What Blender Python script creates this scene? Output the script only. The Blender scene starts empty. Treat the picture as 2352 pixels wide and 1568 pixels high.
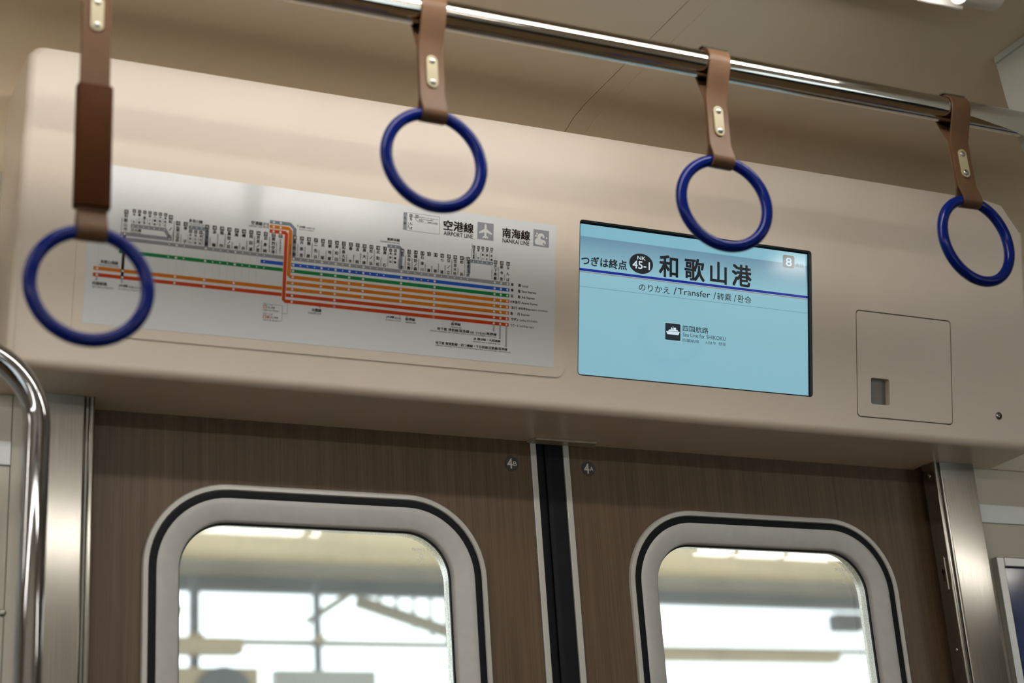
import bpy, bmesh, math, random
from mathutils import Matrix, Vector
from mathutils.geometry import tessellate_polygon

random.seed(7)
scene = bpy.context.scene
COL = scene.collection
Z0 = 1.85                      # height of the door header's lower edge above the floor; z below is relative to it

# ---------------------------------------------------------------- camera
CX, CY, CZ = -1.0432, -2.0109, -0.6744
YAW, PITCH, ROLL, FPX = 0.4599, 0.3520, -0.0680, 3795.99
f = Vector((math.sin(YAW)*math.cos(PITCH), math.cos(YAW)*math.cos(PITCH), math.sin(PITCH)))
r0 = Vector((math.cos(YAW), -math.sin(YAW), 0)); u0 = r0.cross(f)
r = math.cos(ROLL)*r0 + math.sin(ROLL)*u0
u = -math.sin(ROLL)*r0 + math.cos(ROLL)*u0
cam_d = bpy.data.cameras.new('camera'); cam = bpy.data.objects.new('camera', cam_d); COL.objects.link(cam)
cam.matrix_world = Matrix(((r.x, u.x, -f.x, CX), (r.y, u.y, -f.y, CY), (r.z, u.z, -f.z, CZ+Z0), (0, 0, 0, 1)))
cam_d.sensor_width = 36.0; cam_d.lens = FPX/2352*36
cam_d.clip_start = 0.02; cam_d.clip_end = 200
cam_d.dof.use_dof = True; cam_d.dof.focus_distance = 2.36; cam_d.dof.aperture_fstop = 3.6
scene.camera = cam

# ---------------------------------------------------------------- sky and exposure
SKY_STRENGTH = 2.6
LAMP = 21.3
w = bpy.data.worlds.new('overcast_sky'); scene.world = w; w.use_nodes = True
bg = w.node_tree.nodes['Background']; bg.inputs[0].default_value = (0.88, 0.96, 1.0, 1); bg.inputs[1].default_value = SKY_STRENGTH
scene.view_settings.view_transform = 'Standard'; scene.view_settings.look = 'None'
scene.view_settings.exposure = 0.0; scene.view_settings.gamma = 1.0; scene.view_settings.use_curve_mapping = False

cy = scene.cycles
cy.max_bounces = 7; cy.diffuse_bounces = 4; cy.glossy_bounces = 4; cy.transmission_bounces = 2; cy.transparent_max_bounces = 8
cy.caustics_reflective = False; cy.caustics_refractive = False; cy.sample_clamp_indirect = 6.0
cy.use_adaptive_sampling = True; cy.adaptive_threshold = 0.03; cy.adaptive_min_samples = 16; cy.use_light_tree = False; cy.use_denoising = True

# ---------------------------------------------------------------- materials
MATS = {}
def mat(name, col, rough=0.5, metal=0.0, spec=0.5, coat=0.0, emit=None, estr=0.0, noise=None, bump=None, aniso=0.0):
    if name in MATS: return MATS[name]
    m = bpy.data.materials.new(name); m.use_nodes = True; nt = m.node_tree; b = nt.nodes['Principled BSDF']
    b.inputs['Base Color'].default_value = (*col, 1); b.inputs['Roughness'].default_value = rough
    b.inputs['Metallic'].default_value = metal; b.inputs['Specular IOR Level'].default_value = spec
    b.inputs['Coat Weight'].default_value = coat; b.inputs['Coat Roughness'].default_value = 0.08
    if aniso: b.inputs['Anisotropic'].default_value = aniso
    if emit: b.inputs['Emission Color'].default_value = (*emit, 1); b.inputs['Emission Strength'].default_value = estr
    tc = nt.nodes.new('ShaderNodeTexCoord')
    if noise:                                   # (scale xyz, amount): gentle procedural variation of the colour
        sc, amt = noise
        mp = nt.nodes.new('ShaderNodeMapping'); mp.inputs['Scale'].default_value = sc
        nz = nt.nodes.new('ShaderNodeTexNoise'); nz.inputs['Scale'].default_value = 1; nz.inputs['Detail'].default_value = 1
        rp = nt.nodes.new('ShaderNodeMapRange'); rp.inputs['From Min'].default_value = .3; rp.inputs['From Max'].default_value = .7
        rp.inputs['To Min'].default_value = 1-amt; rp.inputs['To Max'].default_value = 1+amt
        mx = nt.nodes.new('ShaderNodeMix'); mx.data_type = 'RGBA'; mx.blend_type = 'MULTIPLY'; mx.inputs['Factor'].default_value = 1
        mx.inputs['A'].default_value = (*col, 1)
        nt.links.new(tc.outputs['Object'], mp.inputs['Vector']); nt.links.new(mp.outputs[0], nz.inputs['Vector'])
        nt.links.new(nz.outputs['Fac'], rp.inputs['Value']); nt.links.new(rp.outputs[0], mx.inputs['B'])
        nt.links.new(mx.outputs['Result'], b.inputs['Base Color'])
    if bump:                                    # (scale xyz, strength, distance)
        sc, st, di = bump
        mp = nt.nodes.new('ShaderNodeMapping'); mp.inputs['Scale'].default_value = sc
        nz = nt.nodes.new('ShaderNodeTexNoise'); nz.inputs['Scale'].default_value = 1; nz.inputs['Detail'].default_value = 1
        bp = nt.nodes.new('ShaderNodeBump'); bp.inputs['Strength'].default_value = st; bp.inputs['Distance'].default_value = di
        nt.links.new(tc.outputs['Object'], mp.inputs['Vector']); nt.links.new(mp.outputs[0], nz.inputs['Vector'])
        nt.links.new(nz.outputs['Fac'], bp.inputs['Height']); nt.links.new(bp.outputs[0], b.inputs['Coat Normal' if coat else 'Normal'])
    MATS[name] = m
    return m

BEIGE = mat('beige_satin_paint', (.765, .662, .562), .30, noise=((9, 9, 9), .02), bump=((700, 700, 700), .05, .0004))
CEIL = mat('ceiling_paint', (.71, .595, .435), .34, noise=((3, 3, 3), .02))
STRIPC = mat('ceiling_joint_paint', (.695, .58, .425), .34, noise=((3, 3, 3), .02))
WALLM = mat('wall_laminate', (.56, .52, .44), .38, noise=((5, 5, 5), .02))
STRIPE = mat('white_wall_stripe', (.80, .83, .86), .35, noise=((5, 5, 5), .02))
STEEL = mat('brushed_steel', (.33, .318, .29), .15, 1.0, noise=((1500, 1500, 8), .12))
CHROME = mat('polished_steel', (.62, .60, .57), .07, 1.0, noise=((8, 60, 60), .03))
POLE = mat('pole_steel', (.33, .335, .35), .06, 1.0, noise=((60, 60, 8), .03))
ALU = mat('aluminium_frame', (.62, .62, .61), .33, 1.0, noise=((40, 40, 40), .04))
STRIPM = mat('door_edge_aluminium', (.58, .57, .54), .42, .35, noise=((40, 40, 4), .03))
RUBBER = mat('black_rubber', (.004, .005, .008), .55, spec=.22, noise=((30, 30, 30), .1))
BLACK = mat('black_plastic', (.006, .006, .007), .45, spec=.25, noise=((30, 30, 30), .1))
DARKRIM = mat('dark_grey_rim', (.030, .028, .027), .4, spec=.3, noise=((30, 30, 30), .1))
FRAMEG = mat('grey_window_frame', (.56, .555, .545), .45, noise=((60, 60, 60), .03), bump=((900, 900, 900), .15, .0004))
RINGG = mat('window_trim_grey', (.56, .55, .52), .38, .2, noise=((30, 30, 30), .03))
SPACER = mat('glazing_spacer', (.62, .60, .55), .3, .8, noise=((500, 500, 500), .35))
STRAP = mat('brown_strap_vinyl', (.108, .056, .028), .45, spec=.25, noise=((40, 40, 40), .06), bump=((500, 500, 500), .1, .0004))
SLEEVE = mat('dark_brown_sleeve', (.050, .015, .003), .55, spec=.06, noise=((40, 40, 40), .08), bump=((500, 500, 500), .1, .0004))
RINGB = mat('blue_ring_plastic', (.0002, .0085, .130), .18, spec=.22, noise=((30, 30, 30), .05))
IVORY = mat('ivory_plastic', (.34, .30, .185), .4, noise=((60, 60, 60), .04))
SCREWM = mat('screw_metal', (.34, .33, .30), .22, 1.0, noise=((300, 300, 300), .1))
WHITEP = mat('white_lamp_enamel', (.80, .78, .74), .35, noise=((20, 20, 20), .02))
TUBE = mat('lamp_tube', (.9, .9, .88), .3, emit=(1.0, .955, .885), estr=LAMP, noise=((20, 20, 20), .01))
SENSOR = mat('milky_sensor_plastic', (.42, .38, .31), .22, noise=((60, 60, 60), .05))
POSTERG = mat('grey_hanging_sheet', (.50, .51, .47), .5, noise=((6, 6, 6), .03))
SHEET = mat('glossy_map_film', (.73, .75, .785), .45, spec=.5, noise=((5, 5, 5), .015), coat=1.0, bump=((330, 600, 400), .30, .00017))
INK = mat('ink_black', (.012, .003, .003), .35, spec=.12, noise=((200, 200, 200), .05))
def ink(n, c): return mat('ink_'+n, c, .35, spec=.12, noise=((200, 200, 200), .03))
I_GREY = ink('grey', (.27, .28, .32)); I_BLUE = ink('blue', (.012, .085, .50)); I_GREEN = ink('green', (.004, .20, .055))
I_ORNG = ink('orange', (.60, .165, .001)); I_RED = ink('red', (.54, .048, .001)); I_WHITE = ink('white', (.70, .70, .70)); I_PALE = ink('pale_line', (.50, .50, .51))
BADGE = mat('badge_grey', (.045, .04, .042), .4, noise=((90, 90, 90), .05))
FLOORM = mat('floor_vinyl', (.27, .18, .09), .4, noise=((8, 8, 8), .08))
CAN = mat('canopy_boards', (.86, .74, .55), .6, noise=((1, 4, 1), .06))
CANB = mat('canopy_steel', (.15, .17, .20), .5, noise=((2, 2, 2), .08))
CANL = mat('lattice_steel', (.34, .33, .31), .5, noise=((2, 2, 2), .08))
PLAT = mat('platform_concrete', (.62, .58, .50), .7, noise=((2, 2, 2), .1))
SIGNB = mat('sign_board_beige', (.46, .40, .32), .5, noise=((2, 2, 2), .05))
SIGNG = mat('sign_board_grey', (.42, .45, .47), .3, noise=((3, 3, 3), .1))

def wood_mat():
    m = bpy.data.materials.new('wood_grain_laminate'); m.use_nodes = True; nt = m.node_tree; b = nt.nodes['Principled BSDF']
    tc = nt.nodes.new('ShaderNodeTexCoord')
    def nz(scale, det):
        mp = nt.nodes.new('ShaderNodeMapping'); mp.inputs['Scale'].default_value = scale
        n = nt.nodes.new('ShaderNodeTexNoise'); n.inputs['Scale'].default_value = 1; n.inputs['Detail'].default_value = det
        nt.links.new(tc.outputs['Object'], mp.inputs[0]); nt.links.new(mp.outputs[0], n.inputs['Vector']); return n.outputs['Fac']
    a = nz((620, 30, 7), 2); c = nz((110, 20, 3), 2)
    mx = nt.nodes.new('ShaderNodeMath'); mx.operation = 'ADD'; nt.links.new(a, mx.inputs[0]); nt.links.new(c, mx.inputs[1])
    rp = nt.nodes.new('ShaderNodeValToRGB'); e = rp.color_ramp.elements
    e[0].position = .32; e[0].color = (.082, .050, .027, 1); e[1].position = .70; e[1].color = (.158, .102, .060, 1)
    hf = nt.nodes.new('ShaderNodeMath'); hf.operation = 'MULTIPLY'; hf.inputs[1].default_value = .5
    nt.links.new(mx.outputs[0], hf.inputs[0]); nt.links.new(hf.outputs[0], rp.inputs[0]); nt.links.new(rp.outputs[0], b.inputs['Base Color'])
    b.inputs['Roughness'].default_value = .42; b.inputs['Specular IOR Level'].default_value = .4
    return m
WOOD = wood_mat()

def glass_mat(name, tint, dirt):
    m = bpy.data.materials.new(name); m.use_nodes = True; nt = m.node_tree; nt.nodes.clear()
    out = nt.nodes.new('ShaderNodeOutputMaterial'); tr = nt.nodes.new('ShaderNodeBsdfTransparent'); tr.inputs[0].default_value = (*tint, 1)
    gl = nt.nodes.new('ShaderNodeBsdfGlossy'); gl.inputs['Roughness'].default_value = .02
    fr = nt.nodes.new('ShaderNodeFresnel'); fr.inputs[0].default_value = 1.5
    mx = nt.nodes.new('ShaderNodeMixShader'); nt.links.new(fr.outputs[0], mx.inputs[0]); nt.links.new(tr.outputs[0], mx.inputs[1]); nt.links.new(gl.outputs[0], mx.inputs[2])
    df = nt.nodes.new('ShaderNodeBsdfDiffuse'); df.inputs[0].default_value = (.8, .85, .9, 1)
    tc = nt.nodes.new('ShaderNodeTexCoord'); n1 = nt.nodes.new('ShaderNodeTexNoise'); n1.inputs['Scale'].default_value = 14; n1.inputs['Detail'].default_value = 3
    rp = nt.nodes.new('ShaderNodeMapRange'); rp.inputs['From Min'].default_value = .5; rp.inputs['From Max'].default_value = .85; rp.inputs['To Min'].default_value = .01; rp.inputs['To Max'].default_value = dirt
    nt.links.new(tc.outputs['Object'], n1.inputs['Vector']); nt.links.new(n1.outputs['Fac'], rp.inputs['Value'])
    m2 = nt.nodes.new('ShaderNodeMixShader'); nt.links.new(rp.outputs[0], m2.inputs[0]); nt.links.new(mx.outputs[0], m2.inputs[1]); nt.links.new(df.outputs[0], m2.inputs[2])
    nt.links.new(m2.outputs[0], out.inputs[0])
    return m
GLASS = glass_mat('door_glass', (.93, .955, .94), .12)

# ---------------------------------------------------------------- helpers
def tag(o, label=None, cat=None, group=None, kind=None):
    if label: o['label'] = label
    if cat: o['category'] = cat
    if group: o['group'] = group
    if kind: o['kind'] = kind
    return o
def weighted(o):
    o.modifiers.new('weighted_normals', 'WEIGHTED_NORMAL').keep_sharp = True; return o
def link(name, me, m, parent=None, matrix=None, smooth=None):
    o = bpy.data.objects.new(name, me); COL.objects.link(o)
    if m is not None and len(me.materials) == 0: me.materials.append(m)
    if smooth is not None:
        me.shade_smooth(); me.set_sharp_from_angle(angle=math.radians(smooth))
    if parent is not None: o.parent = parent
    if matrix is not None: o.matrix_local = matrix
    return o
def empty(name, loc=(0, 0, 0), matrix=None):
    o = bpy.data.objects.new(name, None); COL.objects.link(o); o.empty_display_size = .05
    if matrix is not None: o.matrix_world = matrix
    else: o.location = loc
    return o
def tomesh(bm, name):
    bmesh.ops.recalc_face_normals(bm, faces=bm.faces[:])
    me = bpy.data.meshes.new(name); bm.to_mesh(me); bm.free(); return me
def box(bm, x0, x1, y0, y1, z0, z1):
    v = [bm.verts.new((x, y, z)) for z in (z0, z1) for y in (y0, y1) for x in (x0, x1)]
    for q in ((0, 2, 3, 1), (4, 5, 7, 6), (0, 1, 5, 4), (2, 6, 7, 3), (0, 4, 6, 2), (1, 3, 7, 5)): bm.faces.new([v[i] for i in q])
def boxmesh(name, *boxes, bevel=0):
    bm = bmesh.new()
    for b in boxes: box(bm, *b)
    if bevel: bmesh.ops.bevel(bm, geom=bm.edges[:], offset=bevel, segments=2, profile=.5, affect='EDGES')
    return tomesh(bm, name)
def prism(bm, pts, h0, h1, f3=lambda a, b, h: (a, b, h)):
    """extrude polygon pts (a,b) from h0 to h1"""
    lo = [bm.verts.new(f3(a, b, h0)) for a, b in pts]; hi = [bm.verts.new(f3(a, b, h1)) for a, b in pts]
    n = len(pts)
    bm.faces.new(lo[::-1]); bm.faces.new(hi)
    for i in range(n): bm.faces.new((lo[i], lo[(i+1) % n], hi[(i+1) % n], hi[i]))
def rrect(x0, x1, y0, y1, rr, seg=8):
    """rounded rectangle outline, counter-clockwise; rr one radius or (bl, br, tr, tl)"""
    if not isinstance(rr, (tuple, list)): rr = (rr,)*4
    c = [(x0, y0, 1, 1, 180), (x1, y0, -1, 1, 270), (x1, y1, -1, -1, 0), (x0, y1, 1, -1, 90)]
    out = []
    for (cx, cy, sx, sy, a0), q in zip(c, rr):
        if q <= 0: out.append((cx, cy)); continue
        for i in range(seg+1):
            a = math.radians(a0+90*i/seg)
            out.append((cx+sx*q+q*math.cos(a), cy+sy*q+q*math.sin(a)))
    return out
def ringstrip(bm, outer, inner, fo, fi):
    """faces between two outlines of equal length; fo, fi map (a,b) to 3-D"""
    n = len(outer)
    A = [bm.verts.new(fo(*p)) for p in outer]; B = [bm.verts.new(fi(*p)) for p in inner]
    for i in range(n): bm.faces.new((A[i], A[(i+1) % n], B[(i+1) % n], B[i]))
def loft(bm, rings, close=True, cap=True):
    R = [[bm.verts.new(p) for p in rg] for rg in rings]; n = len(rings[0])
    for a, b in zip(R, R[1:]):
        for i in range(n if close else n-1): bm.faces.new((a[i], a[(i+1) % n], b[(i+1) % n], b[i]))
    if cap: bm.faces.new(R[0][::-1]); bm.faces.new(R[-1])
def tube(bm, path, rad, seg=20, cap=True):
    rings = []; n = len(path); P = [Vector(p) for p in path]; prev = None
    for i in range(n):
        t = (P[min(i+1, n-1)]-P[max(i-1, 0)]).normalized()
        a = prev if prev is not None else (Vector((0, 0, 1)) if abs(t.z) < .9 else Vector((0, 1, 0)))
        a = (a-t*a.dot(t)).normalized(); prev = a; b = t.cross(a)
        rings.append([P[i]+rad*(math.cos(2*math.pi*k/seg)*a+math.sin(2*math.pi*k/seg)*b) for k in range(seg)])
    loft(bm, rings, True, cap)
def boolean(obj, cutters):
    for c in cutters:
        md = obj.modifiers.new('cut', 'BOOLEAN'); md.operation = 'DIFFERENCE'; md.object = c; md.solver = 'EXACT'
    bpy.context.view_layer.update()
    me = bpy.data.meshes.new_from_object(obj.evaluated_get(bpy.context.evaluated_depsgraph_get()))
    obj.modifiers.clear(); obj.data = me
    for c in cutters:
        d = c.data; bpy.data.objects.remove(c); bpy.data.meshes.remove(d)
    return me

# ---------------------------------------------------------------- lettering: flat outlines made from the built-in font
_fc = bpy.data.curves.new('lettering', 'FONT'); _fo = bpy.data.objects.new('lettering', _fc); COL.objects.link(_fo)
_fc.resolution_u = 3
_cache = {}
def glyphs(s):
    k = s
    if k not in _cache:
        _fc.body = s; _fc.space_word = 1.0
        bpy.context.view_layer.update()
        me = bpy.data.meshes.new_from_object(_fo.evaluated_get(bpy.context.evaluated_depsgraph_get()))
        _cache[k] = ([(v.co.x, v.co.y) for v in me.vertices], [tuple(p.vertices) for p in me.polygons])
        bpy.data.meshes.remove(me)
    return _cache[k]
SCALE = {'route_map': .0009932, 'information_display': .0009941}      # layout millimetres to metres
class Flat:
    """collects flat print (local x, y, height h) into one mesh"""
    def __init__(s): s.v = []; s.f = []
    def _add(s, pts, faces, h):
        o = len(s.v); s.v += [(a, b, h) for a, b in pts]; s.f += [tuple(i+o for i in q) for q in faces]
    def poly(s, pts, h):
        tri = tessellate_polygon([[Vector((a, b, 0)) for a, b in pts]])
        s._add(pts, tri, h); return s
    def rect(s, x0, x1, y0, y1, h): s._add([(x0, y0), (x1, y0), (x1, y1), (x0, y1)], [(0, 1, 2, 3)], h); return s
    def disc(s, x, y, rad, h, seg=20, ry=None):
        ry = ry or rad
        s._add([(x+rad*math.cos(2*math.pi*i/seg), y+ry*math.sin(2*math.pi*i/seg)) for i in range(seg)], [tuple(range(seg))], h); return s
    def annulus(s, x, y, ro, ri, h, seg=20):
        p = [(x+q*math.cos(2*math.pi*i/seg), y+q*math.sin(2*math.pi*i/seg)) for q in (ro, ri) for i in range(seg)]
        s._add(p, [(i, (i+1) % seg, seg+(i+1) % seg, seg+i) for i in range(seg)], h); return s
    def _bold(s, pts, faces, h, b):
        if b <= 0: s._add(pts, faces, h); return
        for k, (dx, dy) in enumerate(((-b, -b), (b, -b), (b, b), (-b, b)) if b < .35 else ((-b, -b), (b, -b), (b, b), (-b, b), (0, 0), (b, 0), (-b, 0), (0, b), (0, -b))): s._add([(p+dx, q+dy) for p, q in pts], faces, h+.002*k)
    def fit(s, t, x0, x1, y0, y1, h, bold=0.0):
        """text stretched into the box"""
        v, fc = glyphs(t)
        ax = min(p[0] for p in v); bx = max(p[0] for p in v); ay = min(p[1] for p in v); by = max(p[1] for p in v)
        w = bold*(y1-y0)
        s._bold([(x0+w+(a-ax)/(bx-ax)*(x1-x0-2*w), y0+w+(b-ay)/(by-ay)*(y1-y0-2*w)) for a, b in v], fc, h, w); return s
    def em(s, ch, x, y, size, h, bold=0.02, sx=1.0):
        v, fc = glyphs(ch)
        s._bold([(x+(a-.5)*size*sx, y+(b-.38)*size) for a, b in v], fc, h, bold*size); return s
    def fit_down(s, t, x0, x1, y0, y1, h, bold=0.0):
        """text turned clockwise, reading downwards from y1 to y0"""
        v, fc = glyphs(t)
        ax = min(p[0] for p in v); bx = max(p[0] for p in v); ay = min(p[1] for p in v); by = max(p[1] for p in v)
        s._add([(x0+(b-ay)/(by-ay)*(x1-x0), y1-(a-ax)/(bx-ax)*(y1-y0)) for a, b in v], fc, h); return s
    def build(s, name, m, parent, matrix=None):
        k = SCALE.get(parent.name, .001)
        me = bpy.data.meshes.new(name); me.from_pydata([(a*k, b*k, c*k) for a, b, c in s.v], [], s.f); me.update()
        return link(name, me, m, parent, matrix)

# ================================================================ THE SETTING
WY = -0.030            # face of the side wall beside the door
CZL = 0.440            # ceiling
BACK = -2.90           # opposite wall
XL, XR = -4.2, 4.2
FL = -Z0
# ceiling: two moulded panels and the joint strip between them, curving down into the side wall
prof = [(BACK, CZL), (-.60, CZL), (-.20, CZL), (-.165, CZL-.003), (-.14, CZL-.010), (-.12, CZL-.016), (-.10, CZL-.024), (-.08, CZL-.036), (-.063, CZL-.052), (-.046, CZL-.073), (-.034, CZL-.10), (WY, CZL-.14)]
ceil = empty('ceiling', (0, 0, Z0+CZL)); tag(ceil, kind='structure')
def ceil_piece(name, x0, x1, m, drop=0.0):
    bm = bmesh.new()
    pts = [(y, z-CZL-drop) for y, z in prof] + [(0.0, -.10), (0.0, .05), (BACK, .05)]
    prism(bm, pts, x0, x1, lambda a, b, h: (h, a, b))
    return link(name, tomesh(bm, name), m, ceil, smooth=35)
SEAM = -0.006
ceil_piece('ceiling_panel', XL, SEAM-.0006, CEIL)
ceil_piece('joint_strip', SEAM+.0006, SEAM+.0314, STRIPC)
ceil_piece('ceiling_panel', SEAM+.0316, XR, CEIL, .0003)
# floor
fl = link('floor', boxmesh('floor', (XL, XR, BACK-.1, .04, FL-.05, FL)), FLOORM); fl.location.z = Z0; tag(fl, kind='structure')
# side wall left and right of the doorway, with the outer skin of the car behind it
def wall(name, x0, x1, label):
    e = empty(name, (0, 0, Z0)); tag(e, label, kind='structure')
    sgn = 1 if x0 > 0 else -1
    near, far = (x0, x1) if sgn > 0 else (x1, x0)
    seam = near + (.0006 if sgn > 0 else -.0160)
    a, b = sorted((near, seam)); c, d = sorted((seam+sgn*.0012, far))
    link('wall_edge_panel', boxmesh('wall_edge_panel', (a, b, WY, -.010, FL, .0)), WALLM, e)
    link('wall_panel', boxmesh('wall_panel', (c, d, WY, -.010, FL, -.0895)), WALLM, e)
    link('wall_panel', boxmesh('wall_panel', (c, d, WY, -.010, -.0595, .0)), WALLM, e)
    link('white_stripe', boxmesh('white_stripe', (min(seam+sgn*.0012, far), max(seam+sgn*.0012, far), WY-.003, WY-.0005, -.089, -.060)), STRIPE, e)
    a, b = sorted((near+sgn*.04, far))
    link('upper_wall_panel', boxmesh('upper_wall_panel', (a, b, WY, -.010, .0012, CZL-.14)), WALLM, e)
    a, b = sorted((sgn*.62, far))
    link('outer_skin', boxmesh('outer_skin', (a, b, .045, .07, FL, CZL)), WALLM, e)
    return e
wl = wall('wall_left', XL, -.730, 'beige wall panelling left of the doorway'); wr = wall('wall_right', .730, XR, 'beige wall panelling right of the doorway')
ln = link('wall_lintel', boxmesh('wall_lintel', (-.62, .62, .045, .07, .03, CZL)), WALLM); ln.location.z = Z0; tag(ln, kind='structure')
# opposite side and the ends of the car (behind the camera)
def backwall():
    e = empty('wall_back', (0, BACK, Z0)); tag(e, kind='structure')
    ops = [(-3.9, -1.5), (-.52, -.12), (.12, .52), (1.5, 3.9)]; z0, z1 = -.95, -.13
    xs = [XL]+[q for o in ops for q in o]+[XR]
    boxes = [(XL, XR, -.06, 0, FL, z0), (XL, XR, -.06, 0, z1, CZL)]+[(xs[i], xs[i+1], -.06, 0, z0, z1) for i in range(0, len(xs), 2)]
    link('wall_panel', boxmesh('wall_panel', *boxes[1:]), WALLM, e)
    link('seat_back_panel', boxmesh('seat_back_panel', boxes[0]), mat('blue_moquette', (.02, .035, .075), .8, noise=((60, 60, 60), .2)), e)
    for n, (a, b) in enumerate(ops):
        o = link('window_%d' % (n+1), boxmesh('pane', (a, b, -.032, -.028, z0, z1)), GLASS); o.location = (0, BACK, Z0); tag(o, kind='structure')
backwall()
for nm, x0, x1 in (('wall_end_left', XL-.05, XL), ('wall_end_right', XR, XR+.05)):
    o = link(nm, boxmesh(nm, (x0, x1, BACK-.06, .07, FL, CZL)), WALLM); o.location.z = Z0; tag(o, kind='structure')

# ---------------------------------------------------------------- stainless door posts
JY0, JY1 = -.0477, -.0179
def jamb(name, sgn, label):
    e = empty(name, (sgn*.65, JY0, Z0)); tag(e, label, kind='structure')
    top = .0003
    def L(nm, pts, m=STEEL, z0=FL, z1=top):
        bm = bmesh.new(); prism(bm, [(sgn*a, b) for a, b in pts], z0, z1); me = tomesh(bm, nm)
        return weighted(link(nm, me, m, e, smooth=50))
    d = JY1-JY0
    # rounded nose strip along the opening, then a shallow groove and the broad brushed face
    L('nose_strip', [(0, .003), (.0010, .0008), (.0025, 0), (.0060, 0), (.0070, .0008), (.0075, .003), (.0075, d), (0, d)])
    L('groove', [(.0078, .004), (.0105, .004), (.0105, d), (.0078, d)], mat('groove_steel', (.17, .16, .145), .35, .7, noise=((60, 60, 6), .1)))
    L('face_plate', [(.0108, .004), (.0122, .0015), (.0150, 0), (.078, 0), (.0792, .001), (.0792, .0150), (.0108, .0150)])
    if sgn > 0:
        # lock escutcheon and rivets on the reveal
        esc = link('lock_plate', boxmesh('lock_plate'), STEEL, e)
        bm = bmesh.new(); prism(bm, rrect(.010, .021, -.205, -.145, .0054), 0, .0012, lambda a, b, h: (-h, a, b)); esc.data = tomesh(bm, 'lock_plate'); esc.data.materials.append(STEEL)
        bm = bmesh.new()
        prism(bm, [(.0155+.003*math.cos(t*math.pi/8), -.172+.0042*math.sin(t*math.pi/8)) for t in range(16)], .0012, .0016, lambda a, b, h: (-h, a, b))
        box(bm, -.0016, -.0012, .0145, .0165, -.186, -.175)
        link('keyhole', tomesh(bm, 'keyhole'), BLACK, esc)
        for zz in (-.020, -.292):
            bm = bmesh.new(); bmesh.ops.create_uvsphere(bm, u_segments=12, v_segments=8, radius=.0042)
            bmesh.ops.scale(bm, vec=(.45, 1, 1), verts=bm.verts[:]); bmesh.ops.translate(bm, vec=(0, .0155, zz), verts=bm.verts[:])
            link('rivet', tomesh(bm, 'rivet'), SCREWM, e, smooth=60)
    return e
jamb('trim_1', -1, 'brushed stainless door post at the left of the doorway'); jamb('trim_2', 1, 'brushed stainless door post with a lock plate at the right of the doorway')

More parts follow.
